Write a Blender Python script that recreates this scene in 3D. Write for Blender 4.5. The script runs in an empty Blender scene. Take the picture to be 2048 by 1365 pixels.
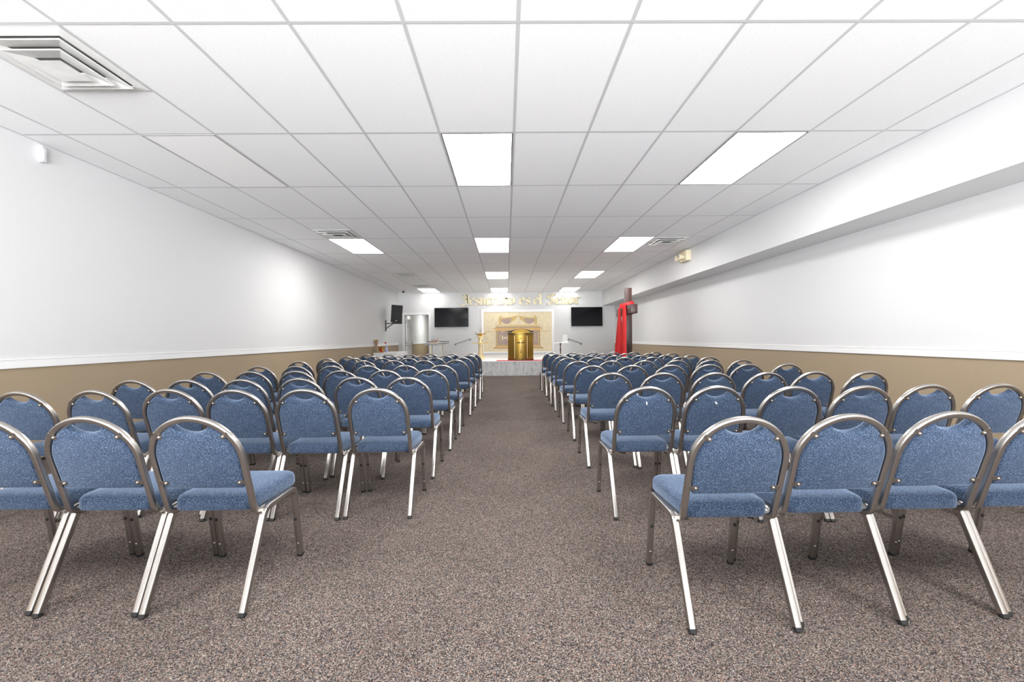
import bpy, bmesh, math, random
from mathutils import Vector, Matrix, Quaternion
random.seed(7)
C = bpy.context.scene.collection
PI = math.pi

# ---------------------------------------------------------------- materials
def new_mat(name):
    m = bpy.data.materials.new(name); m.use_nodes = True
    nt = m.node_tree; b = nt.nodes['Principled BSDF']
    return m, nt, b

def simple(name, col, rough=.5, metal=0., bump=0., bscale=40., vary=0., spec=None, emit=None, estr=0., trans=0., alpha=1., ior=None):
    m, nt, b = new_mat(name)
    b.inputs['Base Color'].default_value = (*col, 1)
    b.inputs['Roughness'].default_value = rough
    b.inputs['Metallic'].default_value = metal
    if spec is not None: b.inputs['Specular IOR Level'].default_value = spec
    if trans: b.inputs['Transmission Weight'].default_value = trans
    if ior: b.inputs['IOR'].default_value = ior
    if alpha < 1: b.inputs['Alpha'].default_value = alpha
    if emit:
        b.inputs['Emission Color'].default_value = (*emit, 1); b.inputs['Emission Strength'].default_value = estr
    tc = nt.nodes.new('ShaderNodeTexCoord')
    nz = nt.nodes.new('ShaderNodeTexNoise'); nz.inputs['Scale'].default_value = bscale; nz.inputs['Detail'].default_value = 4
    nt.links.new(tc.outputs['Object'], nz.inputs['Vector'])
    if vary:
        r = nt.nodes.new('ShaderNodeValToRGB')
        r.color_ramp.elements[0].position = .3; r.color_ramp.elements[1].position = .7
        r.color_ramp.elements[0].color = (*[c*(1-vary) for c in col], 1)
        r.color_ramp.elements[1].color = (*[min(1, c*(1+vary)) for c in col], 1)
        nt.links.new(nz.outputs['Fac'], r.inputs['Fac']); nt.links.new(r.outputs['Color'], b.inputs['Base Color'])
    if bump:
        bp = nt.nodes.new('ShaderNodeBump'); bp.inputs['Strength'].default_value = bump; bp.inputs['Distance'].default_value = .002
        nt.links.new(nz.outputs['Fac'], bp.inputs['Height']); nt.links.new(bp.outputs['Normal'], b.inputs['Normal'])
    return m

def ramp(nt, stops, interp='LINEAR'):
    r = nt.nodes.new('ShaderNodeValToRGB'); cr = r.color_ramp; cr.interpolation = interp
    while len(cr.elements) < len(stops): cr.elements.new(.5)
    for e, (p, c) in zip(cr.elements, stops): e.position = p; e.color = (*c, 1)
    return r

def mat_fabric():
    m, nt, b = new_mat('blue_fabric'); L = nt.links.new
    tc = nt.nodes.new('ShaderNodeTexCoord')
    th = []
    for sc_ in ((520, 520, 190), (190, 190, 520)):     # warp and weft threads
        mp = nt.nodes.new('ShaderNodeMapping'); mp.inputs['Scale'].default_value = sc_; L(tc.outputs['Object'], mp.inputs['Vector'])
        n = nt.nodes.new('ShaderNodeTexNoise'); n.inputs['Scale'].default_value = 1; n.inputs['Detail'].default_value = 1.5; L(mp.outputs['Vector'], n.inputs['Vector']); th.append(n)
    n1 = nt.nodes.new('ShaderNodeMix'); n1.data_type = 'FLOAT'; n1.inputs[0].default_value = .5
    L(th[0].outputs['Fac'], n1.inputs[2]); L(th[1].outputs['Fac'], n1.inputs[3])
    n2 = nt.nodes.new('ShaderNodeTexNoise'); n2.inputs['Scale'].default_value = 9; n2.inputs['Detail'].default_value = 3; L(tc.outputs['Object'], n2.inputs['Vector'])
    oi = nt.nodes.new('ShaderNodeObjectInfo')
    r = ramp(nt, [(.37, (.009, .017, .036)), (.46, (.025, .044, .087)), (.54, (.041, .069, .126)), (.635, (.20, .25, .325))])
    L(n1.outputs[0], r.inputs['Fac'])
    mr = nt.nodes.new('ShaderNodeMapRange'); mr.inputs['To Min'].default_value = .82; mr.inputs['To Max'].default_value = 1.16
    L(n2.outputs['Fac'], mr.inputs['Value'])
    m2 = nt.nodes.new('ShaderNodeMapRange'); m2.inputs['To Min'].default_value = .92; m2.inputs['To Max'].default_value = 1.08; L(oi.outputs['Random'], m2.inputs['Value'])
    mu = nt.nodes.new('ShaderNodeMath'); mu.operation = 'MULTIPLY'; L(mr.outputs['Result'], mu.inputs[0]); L(m2.outputs['Result'], mu.inputs[1])
    mx = nt.nodes.new('ShaderNodeVectorMath'); mx.operation = 'SCALE'; L(r.outputs['Color'], mx.inputs[0]); L(mu.outputs['Value'], mx.inputs['Scale'])
    L(mx.outputs['Vector'], b.inputs['Base Color'])
    b.inputs['Roughness'].default_value = .92; b.inputs['Specular IOR Level'].default_value = .15
    b.inputs['Sheen Roughness'].default_value = .45; b.inputs['Sheen Weight'].default_value = .55; b.inputs['Sheen Tint'].default_value = (.6, .75, 1, 1)
    bp = nt.nodes.new('ShaderNodeBump'); bp.inputs['Strength'].default_value = .35; bp.inputs['Distance'].default_value = .001
    L(n1.outputs[0], bp.inputs['Height']); L(bp.outputs['Normal'], b.inputs['Normal'])
    return m

def mat_carpet():
    m, nt, b = new_mat('speckled_carpet'); L = nt.links.new
    tc = nt.nodes.new('ShaderNodeTexCoord')
    v = nt.nodes.new('ShaderNodeTexVoronoi'); v.inputs['Scale'].default_value = 290; L(tc.outputs['Object'], v.inputs['Vector'])
    sp = nt.nodes.new('ShaderNodeSeparateColor'); L(v.outputs['Color'], sp.inputs['Color'])
    r = ramp(nt, [(0, (0.020, 0.018, 0.019)), (.18, (0.050, 0.042, 0.041)), (.38, (0.100, 0.081, 0.073)), (.55, (0.150, 0.123, 0.110)), (.72, (0.220, 0.184, 0.157)),
                  (.84, (0.104, 0.110, 0.123)), (.90, (0.333, 0.290, 0.249)), (.955, (0.220, 0.113, 0.080))], 'CONSTANT')
    L(sp.outputs['Red'], r.inputs['Fac'])
    n = nt.nodes.new('ShaderNodeTexNoise'); n.inputs['Scale'].default_value = 1.3; n.inputs['Detail'].default_value = 5; L(tc.outputs['Object'], n.inputs['Vector'])
    mr = nt.nodes.new('ShaderNodeMapRange'); mr.inputs['From Min'].default_value = .3; mr.inputs['From Max'].default_value = .7
    mr.inputs['To Min'].default_value = .90; mr.inputs['To Max'].default_value = 1.10; L(n.outputs['Fac'], mr.inputs['Value'])
    mx = nt.nodes.new('ShaderNodeVectorMath'); mx.operation = 'SCALE'; L(r.outputs['Color'], mx.inputs[0]); L(mr.outputs['Result'], mx.inputs['Scale'])
    L(mx.outputs['Vector'], b.inputs['Base Color'])
    b.inputs['Roughness'].default_value = 1; b.inputs['Specular IOR Level'].default_value = .05
    bp = nt.nodes.new('ShaderNodeBump'); bp.inputs['Strength'].default_value = .5; bp.inputs['Distance'].default_value = .003
    L(v.outputs['Distance'], bp.inputs['Height']); bp.invert = True; L(bp.outputs['Normal'], b.inputs['Normal'])
    return m

def mat_tile(x0, dx, y0, dy):
    m, nt, b = new_mat('ceiling_tile'); L = nt.links.new
    tc = nt.nodes.new('ShaderNodeTexCoord')
    mp = nt.nodes.new('ShaderNodeMapping'); mp.inputs['Location'].default_value = (-x0/dx, -y0/dy, 0); mp.inputs['Scale'].default_value = (1/dx, 1/dy, 0)
    L(tc.outputs['Object'], mp.inputs['Vector'])
    fl = nt.nodes.new('ShaderNodeVectorMath'); fl.operation = 'FLOOR'; L(mp.outputs['Vector'], fl.inputs[0])
    wn = nt.nodes.new('ShaderNodeTexWhiteNoise'); L(fl.outputs['Vector'], wn.inputs['Vector'])
    mr = nt.nodes.new('ShaderNodeMapRange'); mr.inputs['To Min'].default_value = .965; mr.inputs['To Max'].default_value = 1.0; L(wn.outputs['Value'], mr.inputs['Value'])
    v = nt.nodes.new('ShaderNodeTexNoise'); v.inputs['Scale'].default_value = 130; v.inputs['Detail'].default_value = 3; L(tc.outputs['Object'], v.inputs['Vector'])
    r = ramp(nt, [(.33, (.80, .80, .80)), (.42, (.93, .93, .935))]); L(v.outputs['Fac'], r.inputs['Fac'])
    mx = nt.nodes.new('ShaderNodeVectorMath'); mx.operation = 'SCALE'; L(r.outputs['Color'], mx.inputs[0]); L(mr.outputs['Result'], mx.inputs['Scale'])
    L(mx.outputs['Vector'], b.inputs['Base Color']); b.inputs['Roughness'].default_value = .95; b.inputs['Specular IOR Level'].default_value = .1
    bp = nt.nodes.new('ShaderNodeBump'); bp.inputs['Strength'].default_value = .15; bp.inputs['Distance'].default_value = .002
    L(v.outputs['Fac'], bp.inputs['Height']); L(bp.outputs['Normal'], b.inputs['Normal'])
    return m

def mat_marble():
    m, nt, b = new_mat('grey_marble_laminate'); L = nt.links.new
    tc = nt.nodes.new('ShaderNodeTexCoord')
    mp = nt.nodes.new('ShaderNodeMapping'); mp.inputs['Scale'].default_value = (4, 4, 1.1); L(tc.outputs['Object'], mp.inputs['Vector'])
    n = nt.nodes.new('ShaderNodeTexNoise'); n.inputs['Scale'].default_value = 4; n.inputs['Detail'].default_value = 8; n.inputs['Distortion'].default_value = 1.2
    L(mp.outputs['Vector'], n.inputs['Vector'])
    r = ramp(nt, [(.3, (.36, .37, .38)), (.48, (.55, .56, .57)), (.6, (.66, .67, .67)), (.75, (.48, .49, .50))]); L(n.outputs['Fac'], r.inputs['Fac'])
    L(r.outputs['Color'], b.inputs['Base Color']); b.inputs['Roughness'].default_value = .35
    return m

def mat_wood(name, c0, c1, scale=6, rough=.5):
    m, nt, b = new_mat(name); L = nt.links.new
    tc = nt.nodes.new('ShaderNodeTexCoord')
    mp = nt.nodes.new('ShaderNodeMapping'); mp.inputs['Scale'].default_value = (6, 6, .5); L(tc.outputs['Object'], mp.inputs['Vector'])
    n = nt.nodes.new('ShaderNodeTexNoise'); n.inputs['Scale'].default_value = scale; n.inputs['Detail'].default_value = 6; L(mp.outputs['Vector'], n.inputs['Vector'])
    r = ramp(nt, [(.3, c0), (.7, c1)]); L(n.outputs['Fac'], r.inputs['Fac']); L(r.outputs['Color'], b.inputs['Base Color'])
    b.inputs['Roughness'].default_value = rough
    return m

M = {}
M['fabric'] = mat_fabric(); M['carpet'] = mat_carpet(); M['marble'] = mat_marble()
M['steel'] = simple('brushed_chrome_steel', (.47, .445, .42), .29, 1., bump=.02, bscale=300, vary=.05)
M['bolt'] = simple('bolt_metal', (.72, .69, .64), .28, 1.)
M['tab'] = simple('dull_steel_tab', (.34, .31, .28), .38, 1.)
M['rubber'] = simple('black_rubber', (.012, .012, .013), .6)
M['ply'] = simple('plywood_board', (.45, .30, .16), .6, vary=.15)
M['white_wall'] = simple('white_wall_paint', (.685, .685, .69), .6, bump=.08, bscale=90, vary=.012, spec=.25)
M['tan_wall'] = simple('tan_wall_paint', (.365, .285, .195), .55, bump=.08, bscale=90, vary=.03, spec=.3)
M['white_trim'] = simple('white_trim_paint', (.85, .85, .855), .35, spec=.4)
M['flat_black'] = simple('flat_black_coat', (.015, .014, .013), .5)
M['grid'] = simple('grid_white_metal', (.60, .60, .61), .45)
M['angle'] = simple('wall_angle_metal', (.60, .60, .61), .45)
M['lamp'] = simple('lit_lamp_panel', (.9, .9, .9), .5, emit=(1, .985, .96), estr=10)
M['lamp_dim'] = simple('lit_lamp_panel_soft', (.9, .9, .9), .5, emit=(1, .985, .96), estr=3.2)
M['lamp_bright'] = simple('lit_lamp_panel_bright', (.9, .9, .9), .5, emit=(1, .985, .96), estr=15)
M['unlit_edge'] = simple('grey_frame_edge', (.38, .37, .36), .5)
M['lamp_off'] = simple('unlit_lamp_panel', (.97, .96, .955), .8, spec=.1)
M['dark_edge'] = simple('dark_frame_edge', (.10, .09, .085), .5)
M['vent_white'] = simple('vent_white_paint', (.80, .80, .78), .45, vary=.08, bscale=8)
M['vent_dark'] = simple('vent_dark_inside', (.22, .22, .21), .8)
M['gold'] = simple('polished_gold', (.74, .55, .17), .25, 1.)
M['gold_dark'] = simple('antique_gold_metal', (.42, .265, .06), .27, 1.)
M['gold_pale'] = simple('pale_gold_metal', (.93, .76, .42), .35, .7)
M['gold_letter'] = simple('gold_letter_metal', (.50, .445, .30), .38, .6)
M['black'] = simple('matte_black_plastic', (.018, .017, .018), .45, bump=.1, bscale=200)
M['grille'] = simple('black_grille_mesh', (.012, .011, .013), .6, bump=.6, bscale=500)
M['screen'] = simple('black_tv_glass', (.004, .004, .006), .1, spec=.22)
M['cross_wood'] = mat_wood('dark_mahogany_wood', (.040, .016, .015), (.078, .032, .029), 5, .36)
M['red'] = simple('red_satin_cloth', (.52, .006, .007), .55, vary=.12, bscale=6)
M['red_carpet'] = simple('red_carpet', (.55, .03, .05), .9)
M['white_cloth'] = simple('white_tablecloth_fabric', (.80, .80, .82), .85, bump=.1, bscale=60)
M['beige'] = simple('beige_plastic', (.74, .66, .47), .45)
M['clear'] = simple('clear_acrylic', (.95, .97, .98), .04, trans=.95, ior=1.25)
M['frost'] = simple('frosted_acrylic', (.95, .96, .96), .3, trans=.75, ior=1.06)
M['lens'] = simple('clear_lens_plastic', (.85, .87, .88), .15, trans=.5, ior=1.3)
M['book'] = simple('brown_leather_cover', (.165, .085, .06), .5, vary=.2)
M['paper'] = simple('page_paper', (.80, .74, .62), .8)
M['chrome_rail'] = simple('grey_handrail_metal', (.30, .30, .30), .35, 1.)
M['mural_bg'] = simple('mural_linen', (.74, .64, .44), .7, vary=.07, bscale=7)
M['mural_mauve'] = simple('mural_mauve', (.40, .30, .26), .7, vary=.1, bscale=12)
M['mural_orange'] = simple('mural_ochre', (.66, .42, .18), .7, vary=.2, bscale=25)
M['mural_gold'] = simple('mural_gold', (.60, .43, .16), .6, vary=.15, bscale=25)
M['mural_brown'] = simple('mural_brown', (.27, .19, .11), .7, vary=.1)
M['mural_pale'] = simple('mural_pale', (.84, .77, .58), .7)
M['sensor'] = simple('sensor_plastic', (.66, .66, .68), .5)
M['green'] = simple('leaf_green', (.09, .16, .03), .6)
M['blue_white'] = simple('blue_patterned_glaze', (.42, .46, .72), .35, vary=.4, bscale=60)
M['brown_glass'] = simple('brown_glass', (.55, .42, .28), .15, trans=.35, ior=1.3)
M['hall_floor'] = simple('hall_floor_vinyl', (.22, .19, .16), .5)
M['badge'] = simple('silver_badge', (.85, .85, .85), .3)

# ---------------------------------------------------------------- mesh helpers
def finish(bm, name, mats, parent=None, smooth=True, angle=35):
    bmesh.ops.recalc_face_normals(bm, faces=bm.faces[:])
    me = bpy.data.meshes.new(name); bm.to_mesh(me); bm.free()
    if not isinstance(mats, (list, tuple)): mats = [mats]
    for m in mats: me.materials.append(m)
    if smooth:
        for p in me.polygons: p.use_smooth = True
        me.set_sharp_from_angle(angle=math.radians(angle))
    o = bpy.data.objects.new(name, me); C.objects.link(o)
    if parent is not None: o.parent = parent
    return o

def box(bm, lo, hi, mi=0, mat=None):
    vs = [bm.verts.new(Vector((x, y, z)) if mat is None else mat @ Vector((x, y, z))) for x in (lo[0], hi[0]) for y in (lo[1], hi[1]) for z in (lo[2], hi[2])]
    fs = []
    for f in ((0, 1, 3, 2), (4, 6, 7, 5), (0, 4, 5, 1), (2, 3, 7, 6), (0, 2, 6, 4), (1, 5, 7, 3)):
        fc = bm.faces.new([vs[i] for i in f]); fc.material_index = mi; fs.append(fc)
    return vs, fs

def bbox(bm, lo, hi, bev=.004, seg=2, mi=0, mat=None):
    vs, fs = box(bm, lo, hi, mi, mat)
    es = list({e for f in fs for e in f.edges})
    r = bmesh.ops.bevel(bm, geom=es, offset=bev, segments=seg, profile=.5, affect='EDGES')
    for f in r['faces']: f.material_index = mi

def prism(bm, pts, a, b, axis='z', mi=0):
    """extrude a 2D outline between a and b along an axis. x: (y,z), y: (x,z), z: (x,y)"""
    def P(p, t):
        return Vector((t, p[0], p[1])) if axis == 'x' else Vector((p[0], t, p[1])) if axis == 'y' else Vector((p[0], p[1], t))
    A = [bm.verts.new(P(p, a)) for p in pts]; B = [bm.verts.new(P(p, b)) for p in pts]
    n = len(pts)
    fs = [bm.faces.new(A[::-1]), bm.faces.new(B)]
    for i in range(n): fs.append(bm.faces.new((A[i], A[(i+1) % n], B[(i+1) % n], B[i])))
    for f in fs: f.material_index = mi
    return fs

def lathe(bm, prof, cx=0, cy=0, seg=24, mi=0, mod=None, mat=None):
    rings = []
    for r, z in prof:
        ring = []
        for i in range(seg):
            a = 2*PI*i/seg; rr = r if mod is None else r*mod(a, z)
            p = Vector((cx+rr*math.cos(a), cy+rr*math.sin(a), z))
            ring.append(bm.verts.new(p if mat is None else mat @ p))
        rings.append(ring)
    for A, B in zip(rings, rings[1:]):
        for i in range(seg):
            f = bm.faces.new((A[i], A[(i+1) % seg], B[(i+1) % seg], B[i])); f.material_index = mi
    for ring, fl in ((rings[0], True), (rings[-1], False)):
        f = bm.faces.new(ring[::-1] if fl else ring); f.material_index = mi

def rsquare(w, r, seg=3):
    pts = []
    h = w/2-r
    for cx, cy, a0 in ((h, h, 0), (-h, h, PI/2), (-h, -h, PI), (h, -h, 1.5*PI)):
        for k in range(seg+1):
            a = a0+PI/2*k/seg; pts.append((cx+r*math.cos(a), cy+r*math.sin(a)))
    return pts

def circ(r, n=10): return [(r*math.cos(2*PI*i/n), r*math.sin(2*PI*i/n)) for i in range(n)]

def sweep(bm, path, prof, n0, cap=True, mi=0):
    path = [Vector(p) for p in path]
    N = len(path); T = []
    for i in range(N):
        t = (path[min(i+1, N-1)]-path[max(i-1, 0)]).normalized(); T.append(t)
    n = Vector(n0); n = (n-T[0]*n.dot(T[0])).normalized()
    rings = []
    for i in range(N):
        if i: n = T[i-1].rotation_difference(T[i]) @ n; n = (n-T[i]*n.dot(T[i])).normalized()
        b = T[i].cross(n)
        rings.append([bm.verts.new(path[i]+n*p[0]+b*p[1]) for p in prof])
    k = len(prof)
    for A, B in zip(rings, rings[1:]):
        for i in range(k):
            f = bm.faces.new((A[i], A[(i+1) % k], B[(i+1) % k], B[i])); f.material_index = mi
    if cap:
        f = bm.faces.new(rings[0][::-1]); f.material_index = mi
        f = bm.faces.new(rings[-1]); f.material_index = mi

def fillet(p, c, q, r, seg=6):
    """points of an arc rounding corner c between p and q"""
    p, c, q = Vector(p), Vector(c), Vector(q)
    u = (p-c).normalized(); v = (q-c).normalized(); ang = u.angle(v)
    d = r/math.tan(ang/2); a = c+u*d; b = c+v*d
    cen = c+(u+v).normalized()*(r/math.sin(ang/2))
    out = []
    ra, rb = a-cen, b-cen; tot = ra.angle(rb); ax = ra.cross(rb).normalized()
    for i in range(seg+1): out.append(cen+Quaternion(ax, tot*i/seg) @ ra)
    return out

def outline_loft(bm, layers, cap0=True, cap1=True, mi=0):
    rings = [[bm.verts.new(p) for p in ly] for ly in layers]
    k = len(rings[0])
    for A, B in zip(rings, rings[1:]):
        for i in range(k):
            f = bm.faces.new((A[i], A[(i+1) % k], B[(i+1) % k], B[i])); f.material_index = mi
    if cap0: bm.faces.new(rings[0][::-1]).material_index = mi
    if cap1: bm.faces.new(rings[-1]).material_index = mi

def normals2d(pts):
    n = len(pts); out = []
    for i in range(n):
        a, b = Vector(pts[i-1]), Vector(pts[(i+1) % n]); t = (b-a).normalized(); out.append(Vector((t.y, -t.x)))
    return out

# ---------------------------------------------------------------- things
def props(o, label=None, cat=None, group=None, kind=None):
    if label: o['label'] = label
    if cat: o['category'] = cat
    if group: o['group'] = group
    if kind: o['kind'] = kind
    return o

def thing(name, label, cat, loc=(0, 0, 0), rz=0, group=None):
    o = bpy.data.objects.new(name, None); C.objects.link(o); o.empty_display_size = .1
    o.location = loc; o.rotation_euler = (0, 0, rz)
    return props(o, label, cat, group)

def struct(bm, name, mats, smooth=False):
    o = finish(bm, name, mats, None, smooth); o['kind'] = 'structure'; return o

def children(o): return [c for c in o.children]

def copy_tree(o, parent=None):
    c = o.copy(); C.objects.link(c); c.parent = parent
    for ch in children(o): copy_tree(ch, c)
    return c

# ================================================================ room
H_CEIL, YB, YR = 3.215, 18.65, -3.2
XL, XR, XS, ZS = -4.70, 4.74, 4.20, 2.585
RAIL0, RAIL1 = .945, 1.035
TX0, TDX, TY0, TDY = .0943, .73152, 2.7443, 1.46304
def tx(i): return TX0+TDX*i
def ty(r): return TY0+TDY*r
M['tile'] = mat_tile(TX0, TDX, TY0, TDY)

bm = bmesh.new(); box(bm, (XL-.1, YR-.1, -.08), (XR+.1, YB+.1, 0)); struct(bm, 'floor', M['carpet'])
bm = bmesh.new(); box(bm, (XL-.1, YR-.1, H_CEIL), (XR+.1, YB+.1, H_CEIL+.08)); ceil = struct(bm, 'ceiling', M['tile'])
bm = bmesh.new(); w = .012
def flat(x0, y0, x1, y1, z): bm.faces.new([bm.verts.new(p) for p in ((x0, y0, z), (x0, y1, z), (x1, y1, z), (x1, y0, z))])
for i in range(-6, 6): flat(tx(i)-w, YR, tx(i)+w, YB, H_CEIL-.0012)
for r in range(-4, 11): flat(XL, ty(r)-w, XS, ty(r)+w, H_CEIL-.0015)
g = struct(bm, 'trim_1', M['grid']); g.name = 'ceiling_trim_grid'; g.parent = ceil
bm = bmesh.new()
box(bm, (XL, YR, H_CEIL-.005), (XL+.02, YB, H_CEIL+.001)); box(bm, (XS-.02, YR, H_CEIL-.005), (XS, YB, H_CEIL+.001)); box(bm, (XL, YB-.02, H_CEIL-.005), (XS, YB, H_CEIL+.001))
g = finish(bm, 'ceiling_trim_angle', M['angle'], ceil, False)

def side_wall(name, x0, x1):
    bm = bmesh.new()
    box(bm, (x0, YR, RAIL0), (x1, YB, H_CEIL), 0); box(bm, (x0, YR, 0), (x1, YB, RAIL0), 1)
    return struct(bm, name, [M['white_wall'], M['tan_wall']])
side_wall('wall_left', XL-.1, XL); side_wall('wall_right', XR, XR+.1)
DX0, DX1, DZ = -4.44, -3.36, 2.265
bm = bmesh.new()
box(bm, (XL, YB, 0), (DX0, YB+.12, H_CEIL)); box(bm, (DX0, YB, DZ), (DX1, YB+.12, H_CEIL)); box(bm, (DX1, YB, 0), (XR, YB+.12, H_CEIL))
struct(bm, 'wall_back', M['white_wall'])
bm = bmesh.new(); box(bm, (XS, YR, ZS), (XR, YB, H_CEIL)); struct(bm, 'soffit_beam', M['white_wall'])

# storefront wall behind the camera: three glazed openings
WIN = [(-4.2, -1.5), (-1.2, 1.5), (1.8, 4.4)]
WZ0, WZ1 = .25, 2.75
bm = bmesh.new()
box(bm, (XL-.1, YR-.12, 0), (XR+.1, YR, WZ0)); box(bm, (XL-.1, YR-.12, WZ1), (XR+.1, YR, H_CEIL))
xs = [XL-.1]+[v for a in WIN for v in a]+[XR+.1]
for a, b in zip(xs[::2], xs[1::2]): box(bm, (a, YR-.12, WZ0), (b, YR, WZ1))
struct(bm, 'wall_rear', M['white_wall'])
for k, (a, b) in enumerate(WIN):
    bm = bmesh.new()
    for lo, hi in (((a, WZ0), (a+.05, WZ1)), ((b-.05, WZ0), (b, WZ1)), ((a, WZ0), (b, WZ0+.05)), ((a, WZ1-.05), (b, WZ1)), (((a+b)/2-.025, WZ0), ((a+b)/2+.025, WZ1)), ((a, 2.1), (b, 2.15))):
        box(bm, (lo[0], YR-.08, lo[1]), (hi[0], YR-.03, hi[1]))
    struct(bm, 'window_%d' % (k+1), M['flat_black'])

# chair rails, dark gap strips at the floor
def rail_mesh(bm, x, s, y0, y1):
    prof = [(0, RAIL0), (.017, RAIL0), (.019, RAIL0+.004), (.019, RAIL1-.014), (.022, RAIL1-.010), (.022, RAIL1-.002), (.019, RAIL1), (.0, RAIL1)]
    pts = [(x+s*p[0], p[1]) for p in prof]
    prism(bm, pts, y0, y1, 'y')
bm = bmesh.new(); rail_mesh(bm, XL, 1, YR, YB); o = struct(bm, 'trim_2', M['white_trim'])
bm = bmesh.new(); rail_mesh(bm, XR, -1, YR, YB); struct(bm, 'trim_3', M['white_trim'])
bm = bmesh.new(); box(bm, (XL, YR, 0), (XL+.008, YB, .03)); struct(bm, 'floor_gap_left', M['flat_black'])  # dark gap under the tan wall, painted as a black strip
bm = bmesh.new(); box(bm, (XR-.008, YR, 0), (XR, YB, .03)); struct(bm, 'floor_gap_right', M['flat_black'])

# ---------------------------------------------------------------- doorway, open door leaf and the hall beyond
bm = bmesh.new(); t = .075
box(bm, (DX0-t, YB-.018, 0), (DX0, YB, DZ+t)); box(bm, (DX1, YB-.018, 0), (DX1+t, YB, DZ+t)); box(bm, (DX0, YB-.018, DZ), (DX1, YB, DZ+t))
box(bm, (DX0, YB, 0), (DX0+.015, YB+.12, DZ)); box(bm, (DX1-.015, YB, 0), (DX1, YB+.12, DZ)); box(bm, (DX0+.015, YB, DZ-.015), (DX1-.015, YB+.12, DZ))
struct(bm, 'trim_4', M['white_trim'])
door = thing('door_1', None, None, (DX0+.03, YB+.13, 0)); door['kind'] = 'structure'
bm = bmesh.new()
W, TH = 1.0, .04     # leaf lies along +y, swung open against the hall wall
bbox(bm, (0, 0, .012), (TH, W, DZ-.02), .003)
leaf = finish(bm, 'door_leaf', M['white_trim'], door)
for (y0, y1) in ((.13, .46), (.54, .87)):
    for (z0, z1) in ((.22, .78), (.90, 1.62), (1.74, 2.08)):
        bm = bmesh.new()
        for lo, hi in (((y0, z0), (y1, z0+.03)), ((y0, z1-.03), (y1, z1)), ((y0, z0), (y0+.03, z1)), ((y1-.03, z0), (y1, z1))):
            box(bm, (TH, lo[0], lo[1]), (TH+.012, hi[0], hi[1]))
        box(bm, (TH, y0+.06, z0+.06), (TH+.008, y1-.06, z1-.06))
        finish(bm, 'door_panel', M['white_trim'], leaf, False)
for z in (.25, 1.02, 1.95):
    bm = bmesh.new(); box(bm, (TH-.002, -.012, z-.05), (TH+.014, .03, z+.05)); finish(bm, 'hinge', M['chrome_rail'], leaf, False)
bm = bmesh.new()
mt = Matrix.Translation((TH, W-.07, 1.02)) @ Matrix.Rotation(PI/2, 4, 'Y')
lathe(bm, [(.028, 0), (.028, .006), (.011, .010), (.011, .03), (.025, .04), (.028, .052), (.018, .064)], seg=16, mat=mt)
finish(bm, 'door_knob', M['dark_edge'], leaf)
HX0, HX1, HY1 = DX0-.05, -2.2, 26.5
bm = bmesh.new(); box(bm, (HX0-.1, YB+.12, RAIL0), (HX0, HY1, 2.75), 0); box(bm, (HX0-.1, YB+.12, 0), (HX0, HY1, RAIL0), 1)
struct(bm, 'wall_hall_left', [M['white_wall'], M['tan_wall']])
bm = bmesh.new(); box(bm, (HX1, YB+.12, RAIL0), (HX1+.1, HY1, 2.75), 0); box(bm, (HX1, YB+.12, 0), (HX1+.1, HY1, RAIL0), 1)
box(bm, (HX0, HY1, RAIL0), (HX1, HY1+.1, 2.75), 0); box(bm, (HX0, HY1, 0), (HX1, HY1+.1, RAIL0), 1)
struct(bm, 'wall_hall_end', [M['white_wall'], M['tan_wall']])
bm = bmesh.new(); box(bm, (HX0-.1, YB+.1, -.08), (HX1+.1, HY1, 0)); struct(bm, 'floor_hall', M['hall_floor'])
bm = bmesh.new(); box(bm, (HX0-.1, YB+.12, 2.75), (HX1+.1, HY1, 2.83)); struct(bm, 'ceiling_hall', M['white_wall'])
bm = bmesh.new(); rail_mesh(bm, HX0, 1, YB+1.2, HY1); struct(bm, 'trim_5', M['white_trim'])
sw = thing('light_switch', 'small white light switch on hall wall seen through the doorway', 'switch', (HX0, 21.3, 1.28))
bm = bmesh.new(); bbox(bm, (0, -.04, -.06), (.008, .04, .06), .002); finish(bm, 'switch_plate', M['white_trim'], sw)
bm = bmesh.new(); bbox(bm, (.008, -.012, -.022), (.016, .012, .022), .002); finish(bm, 'toggle', M['vent_white'], sw)

# ================================================================ ceiling fixtures
ORD = ['first', 'second', 'third', 'fourth', 'fifth', 'sixth', 'seventh', 'eighth', 'ninth']
def lamp_panel(i, r, label, lit=True):
    x0, x1, y0, y1 = tx(i)+.012, tx(i+1)-.012, ty(r)+.012, ty(r+1)-.012
    t = thing('ceiling_light', label, 'ceiling light', ((x0+x1)/2, (y0+y1)/2, H_CEIL), 0, 'flat ceiling light panels')
    a, b = (x1-x0)/2, (y1-y0)/2
    bm = bmesh.new(); f = .012
    for lo, hi in (((-a, -b), (-a+f, b)), ((a-f, -b), (a, b)), ((-a+f, -b), (a-f, -b+f)), ((-a+f, b-f), (a-f, b))):
        box(bm, (lo[0], lo[1], -.006), (hi[0], hi[1], -.0005))
    finish(bm, 'lamp_frame', (M['dark_edge'] if lit else M['unlit_edge']) if r == 1 else M['vent_white'], t, False)
    bm = bmesh.new(); box(bm, (-a+f, -b+f, -.004), (a-f, b-f, -.001)); finish(bm, 'diffuser', (M['lamp_dim'] if r > 9 else M['lamp_bright'] if r < 0 else M['lamp']) if lit else M['lamp_off'], t, False)
    return t
lamp_panel(-1, 1, 'big lit ceiling light panel in the middle column, closest to the camera')
lamp_panel(3, 1, 'big lit ceiling light panel beside the soffit, closest to the camera')
lamp_panel(-5, 1, 'unlit pale ceiling light panel near the white wall sensor', False)
lamp_panel(-5, 4, 'lit ceiling light panel touching the far edge of a square vent')
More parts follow.
